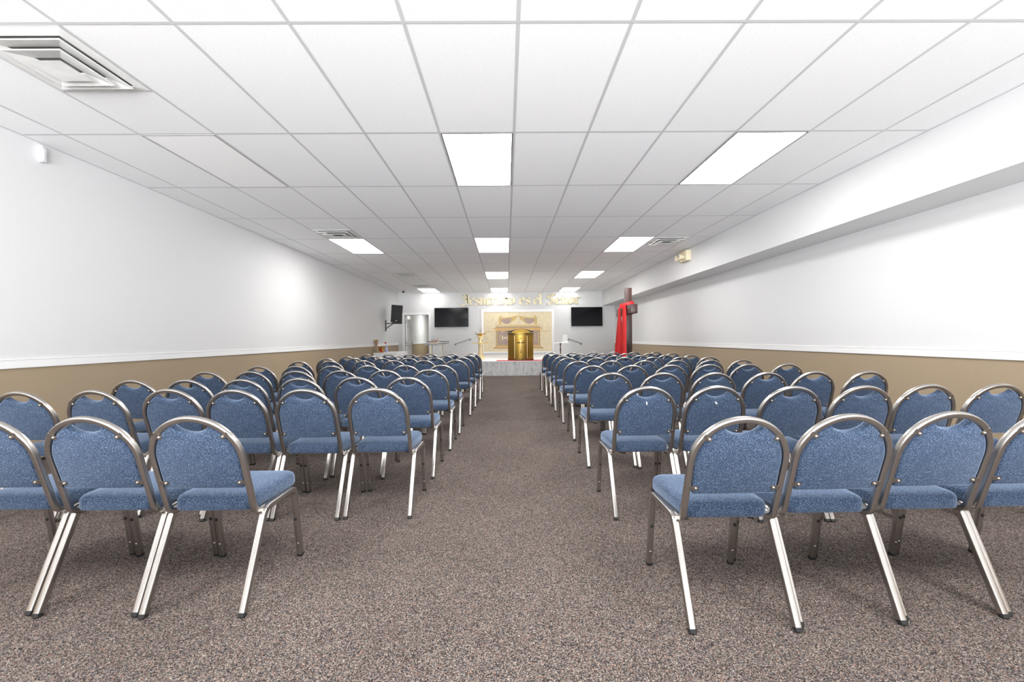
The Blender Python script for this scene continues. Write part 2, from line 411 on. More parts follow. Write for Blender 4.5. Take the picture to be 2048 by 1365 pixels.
lamp_panel(-1, 4, 'lit ceiling light panel, second in the middle column')
lamp_panel(3, 4, 'lit ceiling light panel beside the vent near the emergency light')
lamp_panel(-1, 7, 'small lit ceiling light panel, third in the middle column')
lamp_panel(3, 7, 'small lit ceiling light panel, third along the soffit')
lamp_panel(-5, 9.82, 'tiny lit ceiling light panel at the back wall above the doorway side')
lamp_panel(-1, 9.82, 'tiny lit ceiling light panel at the back wall above the gold letters')
lamp_panel(3, 9.82, 'tiny lit ceiling light panel at the back wall above the cross-side television')
for i in (-5, -1, 3): lamp_panel(i, -2, 'ceiling light panel behind the camera, %s' % {-5: 'by the sensor wall', -1: 'in the middle', 3: 'by the soffit'}[i])

def vent(xc, yc, label):
    t = thing('ceiling_vent', label, 'air vent', (xc, yc, H_CEIL), 0, 'square ceiling air vents'); a = TDX/2-.012
    def ring(o_, zo, i_, zi, th=.004):
        bm = bmesh.new(); L = []
        for s, z in ((o_, zo), (o_, zo+th), (i_, zi+th), (i_, zi)):
            L.append([bm.verts.new((sx*s, sy*s, z)) for sx, sy in ((1, 1), (-1, 1), (-1, -1), (1, -1))])
        for A, B in zip(L, L[1:]+L[:1]):
            for k in range(4): bm.faces.new((A[k], A[(k+1) % 4], B[(k+1) % 4], B[k]))
        return bm
    bm = bmesh.new(); box(bm, (-a, -a, -.003), (a, a, -.0005)); finish(bm, 'vent_back', M['vent_dark'], t, False)
    finish(ring(a, -.006, a-.070, -.012, .005), 'vent_frame', M['vent_white'], t, False)
    for o_, i_, zo in ((a-.075, a-.175, -.034), (a-.150, a-.262, -.052)):
        finish(ring(o_, zo, i_, zo+.022, .008), 'louver', M['vent_white'], t, False)
    bm = bmesh.new(); c = a-.235
    vs = [bm.verts.new((sx*c, sy*c, -.066)) for sx, sy in ((1, 1), (-1, 1), (-1, -1), (1, -1))]
    ap = [bm.verts.new((sx*.02, sy*.02, -.052)) for sx, sy in ((1, 1), (-1, 1), (-1, -1), (1, -1))]
    for k in range(4): bm.faces.new((vs[k], vs[(k+1) % 4], ap[(k+1) % 4], ap[k]))
    bm.faces.new(ap); bm.faces.new(vs[::-1])
    finish(bm, 'center_plate', M['vent_white'], t, False)
h = TDX/2
vent(tx(-5)+h, ty(0)+h+.012, 'large square white ceiling vent with stained louvers, closest to the camera')
vent(tx(-5)+h, ty(4)-h-.012, 'square ceiling vent touching the lit panel on the doorway side')
vent(tx(4)+h, ty(4)+h+.012, 'square ceiling vent between a lit panel and the emergency light')
vent(tx(-5)+h, 13.40, 'small square ceiling vent, third along the doorway side')
vent(tx(-5)+h, 16.33, 'small square ceiling vent closest to the back wall')

t = thing('security_camera', 'tiny black dome camera on the ceiling in the back corner', 'camera', (-4.28, 17.9, H_CEIL))
bm = bmesh.new(); lathe(bm, [(.05, -.012), (.05, 0)], seg=20); finish(bm, 'mount_plate', M['black'], t)
bm = bmesh.new(); lathe(bm, [(.012, -.092), (.034, -.082), (.045, -.055), (.045, -.012)], seg=20); finish(bm, 'dome', M['black'], t)

t = thing('wall_sensor', 'white boxy sensor high on the white wall near the ceiling', 'sensor', (XL, 4.37, 3.085))
bm = bmesh.new(); bbox(bm, (0, -.018, -.075), (.010, .018, .105), .004); finish(bm, 'mounting_plate', M['sensor'], t)
bm = bmesh.new(); prism(bm, [(.014, -.070), (.044, -.070), (.056, -.045), (.056, .05), (.038, .09), (.014, .10)], -.015, .015, 'y'); finish(bm, 'sensor_body', M['sensor'], t)
bm = bmesh.new(); bbox(bm, (.052, -.010, -.038), (.059, .010, .038), .002); finish(bm, 'sensor_lens', M['frost'], t)

t = thing('emergency_light', 'beige emergency light with two lamp heads on the soffit face', 'emergency light', (XS, 9.85, 3.03))
bm = bmesh.new(); bbox(bm, (-.11, -.20, -.10), (0, .20, .135), .012, 3); finish(bm, 'housing', M['beige'], t)
for yy in (-.10, .13):
    mt = Matrix.Translation((-.115, yy, -.01)) @ Matrix.Rotation(-PI/2, 4, 'Y') @ Matrix.Rotation(-.25, 4, 'X')
    bm = bmesh.new(); lathe(bm, [(.030, 0), (.040, .02), (.055, .06), (.070, .10), (.072, .115), (.064, .115), (.05, .09)], seg=20, mat=mt)
    hd = finish(bm, 'lamp_head', M['beige'], t)
    bm = bmesh.new(); lathe(bm, [(.064, .100), (.064, .108), (.03, .118)], seg=20, mat=mt); finish(bm, 'lens', M['lens'], hd)

# ================================================================ banquet chairs
TH_ = math.radians(17.4); TB = .0245; TL = .0275
LX, RX = .2130, .1945            # leg and back-tube half spacing
ZR = .3985                       # centre height of the seat rails
PV = Vector((0, -.195, .4025))   # foot of the leaning back frame
DL = Vector((0, -math.sin(TH_), math.cos(TH_))); NL = Vector((0, math.cos(TH_), math.sin(TH_)))   # up along the back, and forward out of it
SC = .2825
def bp(x, s, n=0): return PV+Vector((x, 0, 0))+DL*s+NL*n
PROF = rsquare(TB, .006); PROL = rsquare(TL, .005)
def make_chair(label):
    t = thing('banquet_chair', label, 'chair')
    # seat cushion: rounded trapezoid with crowned, rolled edges
    pts = []
    for (x, y), r in (((.208, .207), .065), ((-.208, .207), .065), ((-.186, -.198), .055), ((.186, -.198), .055)):
        q = [(.208, .207), (-.208, .207), (-.186, -.198), (.186, -.198)]; i = q.index((x, y))
        a, b = q[i-1], q[(i+1) % 4]
        pts += [(p.x, p.y) for p in fillet((*a, 0), (x, y, 0), (*b, 0), r, 6)]
    # extra points along the straight sides keep the crown smooth
    nn = normals2d(pts)
    if (Vector(pts[0])+nn[0]*.01).length < Vector(pts[0]).length: nn = [-n for n in nn]
    lay = []
    for ins, z in ((.014, .404), (.004, .4075), (0, .416), (0, .446), (.002, .457), (.008, .466), (.020, .4735), (.042, .478)):
        lay.append([Vector((p[0]-n.x*ins, p[1]-n.y*ins, z)) for p, n in zip(pts, nn)])
    for f, z in ((.62, .4815), (.3, .483)):
        lay.append([Vector((p[0]*f, p[1]*f, z)) for p in pts])
    bm = bmesh.new(); outline_loft(bm, lay); seat = finish(bm, 'seat', M['fabric'], t, True, 60)
    bm = bmesh.new(); outline_loft(bm, [[Vector((p[0]-n.x*.048, p[1]-n.y*.048, z)) for p, n in zip(pts, nn)] for z in (.3935, .404)]); finish(bm, 'seat_board', M['ply'], seat, False)
    # padded back with a scooped hand-hold
    R = RX-TB/2-.004; s0 = .132; pts = [(R-.008, s0), (R, s0+.03)]
    xs_ = .079; a1 = math.acos(xs_/R); s1 = SC+R*math.sin(a1)
    for k in range(13): a = a1*k/12; pts.append((R*math.cos(a), SC+R*math.sin(a)))
    for k in range(1, 12):
        u = -1+2*k/12; pts.append((-u*xs_, s1-.037*(1-u*u)**.8))
    for k in range(13): a = a1*(12-k)/12; pts.append((-R*math.cos(a), SC+R*math.sin(a)))
    pts += [(-R, s0+.03), (-R+.008, s0)]
    nn = normals2d(pts)
    lay = []
    for ins, n in ((.010, -.010), (.003, -.008), (0, -.002), (0, .020), (.004, .029), (.013, .034)):
        lay.append([bp(p[0]-m_.x*ins, p[1]-m_.y*ins, n) for p, m_ in zip(pts, nn)])
    bm = bmesh.new(); outline_loft(bm, lay); finish(bm, 'backrest', M['fabric'], t, True, 60)
    # hooped back frame: one bent square tube, its ends turned forward under the seat
    path = [(RX, -.02, ZR), (RX, -.06, ZR)]
    path += fillet((RX, -.06, ZR), (RX, PV.y, ZR), tuple(bp(RX, .2)), .05, 7)
    path += [bp(RX, s) for s in (.10, .16, .22)]
    path += [bp(RX*math.cos(a), SC+RX*math.sin(a)) for a in [PI*k/28 for k in range(29)]]
    path += [bp(-RX, s) for s in (.22, .16, .10)]
    path += fillet((-RX, -.06, ZR), (-RX, PV.y, ZR), tuple(bp(-RX, .2)), .05, 7)[::-1]
    path += [(-RX, -.06, ZR), (-RX, -.02, ZR)]
    bm = bmesh.new(); sweep(bm, path, PROF, (1, 0, 0)); fr = finish(bm, 'back_frame', M['steel'], t, True, 40)
    # four riveted tabs that hold the pad
    for sx in (-1, 1):
        for kind in ('up', 'low'):
            bm = bmesh.new()
            if kind == 'low': x, s, ang = .166, .165, 0.
            else: x, s, ang = .139, .398, math.radians(33)
            ex = Vector((math.cos(ang)*sx, 0, 0))+DL*math.sin(ang); ey = NL.cross(ex).normalized()
            o_ = bp(x*sx, s, -.0125)
            prof = []
            for px, py in ((.024, -.0095), (.024, .0095), (-.008, .0095), (-.0135, .006), (-.0155, 0), (-.0135, -.006), (-.008, -.0095)): prof.append((px, py))
            A = [bm.verts.new(o_+ex*p[0]+ey*p[1]) for p in prof]; B = [bm.verts.new(o_+ex*p[0]+ey*p[1]+NL*.0025) for p in prof]
            bm.faces.new(A); bm.faces.new(B[::-1])
            for i in range(len(A)): bm.faces.new((A[i], A[(i+1) % len(A)], B[(i+1) % len(A)], B[i]))
            tab = finish(bm, 'mounting_tab', M['tab'], fr, False)
            # domed bolt head on the tab
            prev = None
            bmb = bm2 = bmesh.new()
            for r_, n_ in ((.0056, 0), (.0052, -.0028), (.0034, -.0046), (.001, -.0052)):
                ring = [bm2.verts.new(o_+ex*(r_*math.cos(2*PI*i/10)-.003)+ey*r_*math.sin(2*PI*i/10)+NL*n_) for i in range(10)]
                if prev:
                    for i in range(10): bm2.faces.new((prev[i], prev[(i+1) % 10], ring[(i+1) % 10], ring[i]))
                prev = ring
            bm2.faces.new(prev)
            me_o = finish(bm2, 'bolt', M['bolt'], tab); 
            # the tab level is the last the tree allows: fold the bolt into the tab mesh
            join_into(tab, me_o)
    # side frames: rear leg, rail, front leg, all one bent tube cut at the bends
    for sx in (-1, 1):
        X = sx*LX
        rf, rt, ft, ff = (X, -.327, .012), (X, -.150, ZR), (X, .128, ZR), (X, .191, .012)
        arc1 = fillet(rf, rt, ft, .055, 6); arc2 = fillet(rt, ft, ff, .045, 6)
        bm = bmesh.new(); sweep(bm, [rf]+arc1[:4], PROL, (1, 0, 0)); leg = finish(bm, 'leg', M['steel'], t, True, 40)
        d = (Vector(rt)-Vector(rf)).normalized()
        bm = bmesh.new(); sweep(bm, [Vector(rf)-d*.011, Vector(rf)+d*.004], rsquare(TL+.0012, .006), (1, 0, 0)); finish(bm, 'foot_cap', M['rubber'], leg)
        bm = bmesh.new(); sweep(bm, arc1[3:]+arc2[:4], PROL, (1, 0, 0)); finish(bm, 'side_rail', M['steel'], t, True, 40)
        bm = bmesh.new(); sweep(bm, arc2[3:]+[ff], PROL, (1, 0, 0)); leg = finish(bm, 'leg', M['steel'], t, True, 40)
        d = (Vector(ft)-Vector(ff)).normalized()
        bm = bmesh.new(); sweep(bm, [Vector(ff)-d*.011, Vector(ff)+d*.004], rsquare(TL+.0012, .006), (1, 0, 0)); finish(bm, 'foot_cap', M['rubber'], leg)
        # stacking bumper on the back of the front leg
        p = Vector(ff)+d*.215; mt = Matrix.Translation(p) @ Matrix.Rotation(PI/2, 4, 'X')
        bm = bmesh.new(); lathe(bm, [(.0085, .010), (.0085, .017), (.005, .020)], seg=10, mat=mt); finish(bm, 'bumper', M['rubber'], leg)
        p = Vector(ff)+d*.068; mt = Matrix.Translation(p) @ Matrix.Rotation(PI/2, 4, 'X')
        bm = bmesh.new(); lathe(bm, [(.007, .010), (.0065, .015), (.003, .0175)], seg=10, mat=mt); finish(bm, 'bolt', M['tab'], leg)
    # cross braces under the seat
    bm = bmesh.new(); box(bm, (-LX+.01, -.06, ZR-.010), (LX-.01, -.035, ZR+.001)); box(bm, (-LX+.01, .07, ZR-.010), (LX-.01, .095, ZR+.001)); finish(bm, 'seat_brace', M['steel'], t, False)
    return t

def join_into(a, b):
    bm = bmesh.new(); bm.from_mesh(a.data); n0 = len(bm.faces)
    bm.from_mesh(b.data); bm.faces.ensure_lookup_table()
    for f in bm.faces[n0:]: f.material_index = 1; f.smooth = True
    bm.to_mesh(a.data); bm.free(); a.data.materials.append(b.data.materials[0])
    bpy.data.objects.remove(b)

LEFT = [[(-1.361, 2.172), (-1.827, 2.187), (-2.305, 2.207)], [(-0.865, 3.166), (-1.339, 3.149), (-1.802, 3.158), (-2.282, 3.228), (-2.754, 3.192), (-3.209, 3.158)], [(-0.847, 3.967), (-1.303, 4.031), (-1.758, 3.96), (-2.214, 3.911), (-2.67, 3.91), (-3.133, 3.925)], [(-0.822, 4.872), (-1.281, 4.841), (-1.748, 4.844), (-2.213, 4.836), (-2.684, 4.828), (-3.139, 4.817)], [(-0.808, 5.645), (-1.263, 5.658), (-1.719, 5.648), (-2.174, 5.658), (-2.63, 5.682), (-3.098, 5.693)], [(-0.779, 6.901), (-1.266, 6.88), (-1.722, 6.888), (-2.183, 6.89), (-2.69, 6.874), (-3.159, 6.854)], [(-0.759, 7.704), (-1.232, 7.717), (-1.699, 7.738), (-2.155, 7.76), (-2.635, 7.771), (-3.112, 7.76)], [(-0.731, 8.588), (-1.191, 8.579), (-1.646, 8.585), (-2.102, 8.561), (-2.557, 8.557), (-3.042, 8.524)], [(-0.746, 9.692), (-1.201, 9.684), (-1.657, 9.652), (-2.112, 9.643), (-2.568, 9.656), (-3.023, 9.628)]]
RIGHT = [[(0.949, 2.032), (1.405, 2.067), (1.862, 2.097), (2.318, 2.112)], [(0.919, 3.105), (1.374, 3.106), (1.83, 3.04), (2.285, 3.035), (2.741, 3.078), (3.196, 3.069)], [(0.956, 4.212), (1.411, 4.172), (1.867, 4.136), (2.322, 4.114), (2.778, 4.157), (3.233, 4.119)], [(0.993, 5.261), (1.449, 5.245), (1.904, 5.251), (2.36, 5.28), (2.815, 5.278), (3.271, 5.271)], [(0.998, 6.248), (1.453, 6.241), (1.909, 6.217), (2.364, 6.232), (2.82, 6.214), (3.275, 6.227)], [(1.001, 7.213), (1.457, 7.205), (1.912, 7.229), (2.368, 7.228), (2.823, 7.228), (3.279, 7.204)], [(1.01, 7.924), (1.466, 7.929), (1.921, 7.904), (2.377, 7.915), (2.832, 7.924), (3.288, 7.899)], [(1.02, 8.944), (1.476, 8.924), (1.931, 8.895), (2.387, 8.866), (2.842, 8.817), (3.298, 8.786)], [(1.001, 9.812), (1.457, 9.768), (1.912, 9.764), (2.368, 9.724), (2.823, 9.722), (3.279, 9.682)]]
SEAT = ['aisle', 'second from aisle', 'third from aisle', 'fourth from aisle', 'fifth from aisle', 'sixth from aisle']
ROW = ['ninth row from stage', 'eighth row from stage', 'seventh row from stage', 'sixth row from stage', 'fifth row from stage', 'fourth row from stage', 'third row from stage', 'second row from stage', 'row closest to stage']
def chair_label(k, i, side):
    return 'blue chrome-framed chair, %s seat in %s, %s side' % (SEAT[i], ROW[k], side)
proto = make_chair(''); proto_tree = None
first = True
def tree(o): return [o, [tree(c) for c in o.children]]
PT = tree(proto)
def dup(tr, parent=None):
    c = tr[0].copy(); C.objects.link(c); c.parent = parent
    for s in tr[1]: dup(s, c)
    return c
for rows, side in ((LEFT, 'doorway'), (RIGHT, 'wooden cross')):
    for k, row in enumerate(rows):
        for i, (x, y) in enumerate(row):
            o = proto if first else dup(PT); first = False
            o.location = (x, y, 0)
            o['label'] = chair_label(k, i, side); o['group'] = 'blue banquet chairs on the %s side of the aisle' % side

# torn white paper scraps stapled to two chair backs
def scrap(ch, dx, s, ang):
    bm = bmesh.new(); o_ = bp(dx, s, -.0112); ex = Vector((math.cos(ang), 0, 0))+DL*math.sin(ang); ey = NL.cross(ex).normalized()
    pr = [(-.004, -.012), (.004, -.010), (.006, .004), (.002, .014), (-.003, .006)]
    A = [bm.verts.new(o_+ex*p[0]+ey*p[1]) for p in pr]; B = [bm.verts.new(o_+ex*p[0]+ey*p[1]+NL*.0014) for p in pr]
    bm.faces.new(A); bm.faces.new(B[::-1])
    for i in range(len(A)): bm.faces.new((A[i], A[(i+1) % len(A)], B[(i+1) % len(A)], B[i]))
    finish(bm, 'paper_scrap', M['white_cloth'], ch, False)
CH = {o['label']: o for o in bpy.data.objects if o.get('category') == 'chair'}
scrap(CH[chair_label(1, 0, 'wooden cross')], -.004, .375, .1)
scrap(CH[chair_label(1, 1, 'wooden cross')], -.002, .372, .6)

# ================================================================ stage and back wall
SY, SZ = 13.62, .47
SX0, SX1 = -1.75, 2.75
st = thing('stage_platform', 'low stage platform with grey marble-look front below the gold pulpit', 'stage', (0, 0, 0))
bm = bmesh.new(); box(bm, (SX0, SY, 0), (SX1, YB-.005, SZ-.02)); finish(bm, 'stage_front', M['marble'], st, False)
bm = bmesh.new(); bbox(bm, (SX0, SY-.012, SZ-.02), (SX1, YB-.005, SZ), .004); finish(bm, 'stage_top', M['white_trim'], st)
for k in range(2):
    for a, b in ((SX0-.32*(k+1), SX0-.32*k), (SX1+.32*k, SX1+.32*(k+1))):
        bm = bmesh.new(); bbox(bm, (a, YB-1.1, 0), (b, YB-.005, SZ*(2-k)/3), .004); finish(bm, 'side_step', M['marble'], st)
bm = bmesh.new(); bbox(bm, (-.32, SY, SZ), (1.20, SY+.42, SZ+.008), .003)
props(finish(bm, 'red_stage_rug', M['red_carpet']), 'red carpet strip on the white stage top under the gold pulpit', 'carpet')

# mural: painted panel in white moulding
t = thing('mural_panel', 'framed mural of a winged golden chest on the white back wall', 'mural', (.505, YB, 0))
def mu(px, py): # crop pixels of the picture plane to local x and z
    return ((980+px*.0806-1035.5)*.02172, .614+(703-(620+py*.0806))*.02209)
X0, X1 = -1.487, 1.487
Z0, Z1 = .614, 2.337
bm = bmesh.new(); box(bm, (X0, -.012, Z0), (X1, 0, Z1)); finish(bm, 'canvas', M['mural_bg'], t, False)
bm = bmesh.new(); fw = .105
for lo, hi in (((X0-fw, Z0-.06), (X0, Z1+fw)), ((X1, Z0-.06), (X1+fw, Z1+fw)), ((X0, Z1), (X1, Z1+fw)), ((X0, Z0-.06), (X1, Z0))):
    bbox(bm, (lo[0], -.03, lo[1]), (hi[0], 0, hi[1]), .008)
finish(bm, 'moulding_frame', M['white_trim'], t)
def paint(name, mat, polys, d):
    bm = bmesh.new()
    for pg in polys: prism(bm, [mu(*p) for p in pg], -.012-d, -.012, 'y')
    return finish(bm, name, mat, t, False)
def rect(a, b, c, d): return [(a, b), (c, b), (c, d), (a, d)]
def mir(p): return [(2*695-x, y) for x, y in p][::-1]
for r__ in (rect(-95, 530, 140, 545), rect(1240, 526, 1490, 541)): paint('carrying_pole', M['mural_orange'], [r__], .002)
paint('chest_body', M['mural_mauve'], [rect(145, 515, 1240, 890)], .002)
paint('chest_pillars', M['mural_brown'], [rect(143, 520, 152, 890), rect(1228, 520, 1242, 890), rect(143, 512, 1242, 524)], .003)
paint('chest_trim', M['mural_gold'], [rect(160, 530, 184, 880), rect(1200, 530, 1224, 880), rect(250, 590, 264, 800), rect(1122, 590, 1136, 800), rect(190, 868, 1200, 878)], .003)
paint('chest_marks', M['mural_pale'], [rect(300, 640, 322, 745), rect(430, 640, 450, 745), rect(345, 670, 405, 684), rect(345, 704, 405, 718), rect(345, 670, 358, 718), rect(392, 670, 405, 718), rect(285, 530, 312, 556)], .0035)
paint('chest_base', M['mural_orange'], [[(150, 886), (1240, 886), (1322, 940), (72, 940)]], .003)
paint('chest_base_edge', M['mural_brown'], [rect(72, 938, 1322, 952)], .004)
paint('chest_lid', M['mural_orange'], [[(85, 466), (150, 438), (1240, 438), (1305, 462), (1240, 517), (150, 520)]], .004)
paint('lid_moulding', M['mural_mauve'], [[(85, 466), (150, 425), (1240, 425), (1305, 462), (1240, 450), (150, 450)]], .005)
paint('lid_beads', M['mural_gold'], [[(160+36*k, 428), (160+36*k+15, 438), (160+36*k+30, 428), (160+36*k+30, 402), (160+36*k+15, 392), (160+36*k, 402)] for k in range(30)]
      + [[(150+36*k, 390), (150+36*k+30, 390), (150+36*k+15, 366)] for k in range(31)], .004)
wing = [(270, 215), (300, 200), (540, 185), (690, 150), (640, 235), (560, 290), (500, 330), (430, 356), (350, 338), (270, 290)]
edge = [(270, 212), (300, 190), (400, 195), (540, 178), (690, 148), (668, 178), (540, 208), (420, 222), (310, 225)]
feath = [(540, 205), (668, 178), (640, 240), (560, 292), (470, 345), (540, 270)]
fig = [(225, 360), (215, 250), (222, 205), (245, 168), (258, 150), (285, 152), (292, 172), (282, 200), (272, 225), (270, 300), (300, 360)]
shad = [(218, 250), (226, 205), (250, 168), (262, 152), (252, 180), (234, 212), (228, 255)]
for f_ in (list, mir):
    paint('wing', M['mural_mauve'], [f_(wing)], .004)
    paint('wing_edge', M['mural_gold'], [f_(edge)], .005); paint('wing_feathers', M['mural_gold'], [f_(feath)], .0055)
    paint('kneeling_figure', M['mural_gold'], [f_(fig)], .006); paint('figure_shading', M['mural_brown'], [f_(shad)], .007)

# wall lettering in broad-nib blackletter
GL = {
 'J': ([[(.10, 1.22), (.22, 1.40), (.48, 1.32)], [(.48, 1.44), (.48, .05), (.34, -.14), (.06, -.06)], [(.06, -.06), (.02, .10)], [(.08, .78), (.22, .84), (.44, .74)], [(.14, 1.1), (.30, 1.02)], [(.62, 1.36), (.62, .30)]], .78),
 'e': ([[(.04, .80), (.04, .18), (.16, .04), (.40, .16)], [(.04, .80), (.22, .95), (.38, .78), (.36, .62), (.06, .46)]], .52),
 's': ([[(.38, .86), (.22, .95), (.05, .80), (.06, .64), (.34, .42), (.35, .20), (.20, .05), (.02, .16)]], .50),
 'u': ([[(-.04, .92), (.04, .84), (.04, .16), (.14, .05), (.32, .16)], [(.28, .92), (.36, .84), (.36, .12), (.46, .05)]], .58),
 'c': ([[(.04, .80), (.04, .18), (.16, .04), (.38, .16)], [(.04, .80), (.22, .95), (.38, .82)]], .48),
 'r': ([[(-.04, .92), (.05, .84), (.05, .14), (.15, .05)], [(.12, .84), (.26, .95), (.38, .82)]], .46),
 'i': ([[(-.04, .92), (.05, .84), (.05, .14), (.15, .05)], [(.03, 1.24), (.11, 1.16)]], .30),
 't': ([[(.06, 1.24), (.06, .16), (.18, .05), (.32, .14)], [(-.08, .88), (.28, .88)]], .40),
 'o': ([[(.04, .80), (.04, .20), (.20, .05), (.38, .20), (.38, .80), (.22, .95), (.04, .80)]], .56),
 'l': ([[(-.04, 1.48), (.05, 1.40), (.05, .14), (.16, .05)]], .32),
 'S': ([[(.66, 1.22), (.44, 1.40), (.16, 1.26), (.14, .98), (.60, .62), (.64, .26), (.40, .02), (.04, .14)], [(.36, 1.24), (.34, 1.00)], [(.40, .46), (.38, .22)], [(.72, 1.36), (.66, 1.22)], [(.04, .14), (-.02, .02)]], .80),
 'n': ([[(-.04, .92), (.05, .84), (.05, .14), (.14, .05)], [(.12, .84), (.27, .95), (.38, .82), (.38, .14), (.48, .05)]], .60),
}
GL['N'] = (GL['n'][0]+[[(.02, 1.18), (.12, 1.27), (.26, 1.18), (.36, 1.27)]], .60)
LT = thing('wall_lettering', 'gold blackletter words Jesucristo es el Señor on the white back wall', 'lettering', (0, YB, 2.655))
def letter(ch, x, sx, sz, y0=-.035, y1=-.004):
    strokes, adv = GL[ch]; nib = Vector((.105, .085)); bm = bmesh.new()
    for st_ in strokes:
        for a, b in zip(st_, st_[1:]):
            a, b = Vector(a), Vector(b); d = b-a
            q = [a-nib, a+nib, b+nib, b-nib]
            if abs(d.x*nib.y-d.y*nib.x) < .012:   # along the nib: a thin hairline
                n = Vector((-d.y, d.x)).normalized()*.035; q = [a-n, a+n, b+n, b-n]
            if (q[1]-q[0]).x*(q[2]-q[0]).y-(q[1]-q[0]).y*(q[2]-q[0]).x < 0: q = q[::-1]
            prism(bm, [(x+p.x*sx, p.y*sz) for p in q], y0, y1, 'y')
    finish(bm, 'letter', M['gold_letter'], LT, False); return adv*sx
def word(txt, xa, xb, sz=.315):
    tot = sum(GL[c][1] for c in txt)-.12; sx = (xb-xa)/tot; x = xa+.04*sx
    for c in txt: x += letter(c, x, sx, sz)
word('Jesucristo', -1.95, .36); word('es', .58, 1.03); word('el', 1.20, 1.55); word('SeNor', 1.76, 3.19)

# televisions
def tv(x0, x1, z0, z1, label):
    t = thing('wall_television', label, 'television', ((x0+x1)/2, YB, (z0+z1)/2), 0, 'wall televisions')
    a, b = (x1-x0)/2, (z1-z0)/2
    bm = bmesh.new(); bbox(bm, (-a, -.085, -b), (a, -.045, b), .004); finish(bm, 'bezel', M['black'], t)
    bm = bmesh.new(); box(bm, (-a+.012, -.087, -b+.022), (a-.012, -.084, b-.012)); finish(bm, 'screen', M['screen'], t, False)
    bm = bmesh.new(); box(bm, (-.25, -.045, -.2), (.25, 0, .2)); finish(bm, 'wall_mount', M['black'], t, False)
tv(-3.105, -1.635, 1.708, 2.540, 'black wall television beside the open doorway')
tv(2.831, 4.275-.08, 1.695, 2.525, 'black wall television beside the cross, under the soffit end')

# handrails
def handrail(a, b, label):
    A, B = Vector((a[0], YB-.07, a[1])), Vector((b[0], YB-.07, b[1]))
    t = thing('wall_handrail', label, 'handrail', (a[0], YB, a[1]), 0, 'sloping wall handrails')
    o_ = Vector((a[0], YB, a[1])); d = (B-A).normalized()
    bm = bmesh.new(); sweep(bm, [A-d*.03-o_, B+d*.03-o_], circ(.017, 12), (0, 1, 0)); finish(bm, 'rail_tube', M['chrome_rail'], t)
    for p in (A, B):
        bm = bmesh.new(); sweep(bm, [p-o_, p-o_+Vector((0, .035, -.03)), p-o_+Vector((0, .062, -.03))], circ(.010, 8), (1, 0, 0))
        mt = Matrix.Translation(p-o_+Vector((0, .07, -.03))) @ Matrix.Rotation(PI/2, 4, 'X'); lathe(bm, [(.04, 0), (.04, .01)], seg=16, mat=mt)
        finish(bm, 'rail_bracket', M['chrome_rail'], t)
handrail((-2.22, .97), (-1.57, 1.18), 'sloping grey handrail on the back wall beside the gold column')
handrail((2.70, 1.145), (3.26, .94), 'sloping grey handrail on the back wall near the wooden cross')

# ================================================================ pulpit
t = thing('pulpit', 'gold barrel-shaped pulpit with a cross on its front, centre of the stage', 'pulpit', (.468, 14.02, SZ+.008))
PW, PD = .415, .36
def plan(w, d, nb=5):
    pts = [(-w, d*.75)]
    pts += [(-w, -d*.15)]
    for k in range(nb+1):
        a = PI-(.18*PI)-(PI*.64)*k/nb
        pts.append((w*1.06*math.cos(a)*1.0, -d*.15-d*.85*math.sin(a)*.9))
    pts += [(w, -d*.15), (w, d*.75)]
    return pts
def facet_plan(w, d):
    return [(-w, d), (-w, -.02), (-w*.985, -.10), (-w*.52, -.235), (-w*.26, -.262), (0, -.27), (w*.26, -.262), (w*.52, -.235), (w*.985, -.10), (w, -.02), (w, d)]
def band(bm, w, d, z0, z1, grow=0, mi=0):
    pts = [(x*(1+grow/PW), y-(grow if y < 0 else 0)) for x, y in facet_plan(w, d)]
    prism(bm, pts, z0, z1, 'z', mi)
bm = bmesh.new(); band(bm, PW, .30, .05, .86); finish(bm, 'body', M['gold_dark'], t, True, 12)
bm = bmesh.new(); band(bm, PW, .30, 0, .022, .004); finish(bm, 'plinth', M['black'], t, False)
bm = bmesh.new(); band(bm, PW, .30, .022, .05, .008); finish(bm, 'base_band', M['gold_dark'], t, True, 12)
for z0, z1 in ((.052, .062), (.798, .806)):
    bm = bmesh.new(); band(bm, PW, .30, z0, z1, .003); finish(bm, 'dark_line', M['cross_wood'], t, False)
bm = bmesh.new(); band(bm, PW, .30, .838, .860, .005); finish(bm, 'black_band', M['black'], t, False)
bm = bmesh.new(); band(bm, PW, .30, .860, .895, .010); finish(bm, 'top_band', M['gold_dark'], t, True, 12)
bm = bmesh.new()
pp = [(x, y) for x, y in facet_plan(PW, .30) if abs(x) < PW*.6]
prism(bm, [(x*.93, y-.012) for x, y in pp]+[(x*.93, y+.01) for x, y in pp[::-1]], .075, .785); finish(bm, 'center_panel', M['gold_dark'], t, True, 12)
for sx in (-1, 1):
    bm = bmesh.new(); box(bm, (sx*PW*.49-.005, -.258, .07), (sx*PW*.49+.005, -.22, .79)); finish(bm, 'seam_strip', M['gold_pale'], t, False)
# arched desk: black hood with a gold crest in front
arch = [(-.435, .925)]+[(-.435+.87*k/16, .94+.068*math.sin(PI*k/16)) for k in range(17)]+[(.435, .925), (.30, .895), (-.30, .895)]
bm = bmesh.new(); prism(bm, arch, -.14, .28, 'y'); finish(bm, 'desk_hood', M['black'], t, False)
crest = [(-.30, .895)]+[(-.30+.60*k/14, .915+.082*math.sin(PI*k/14)**.8) for k in range(15)]+[(.30, .895)]
bm = bmesh.new(); fs = prism(bm, crest, -.265, -.14, 'y')
for v in bm.verts:
    if v.co.y < -.2: v.co.y -= (v.co.z-.895)*.10
finish(bm, 'gold_crest', M['gold_dark'], t, False)
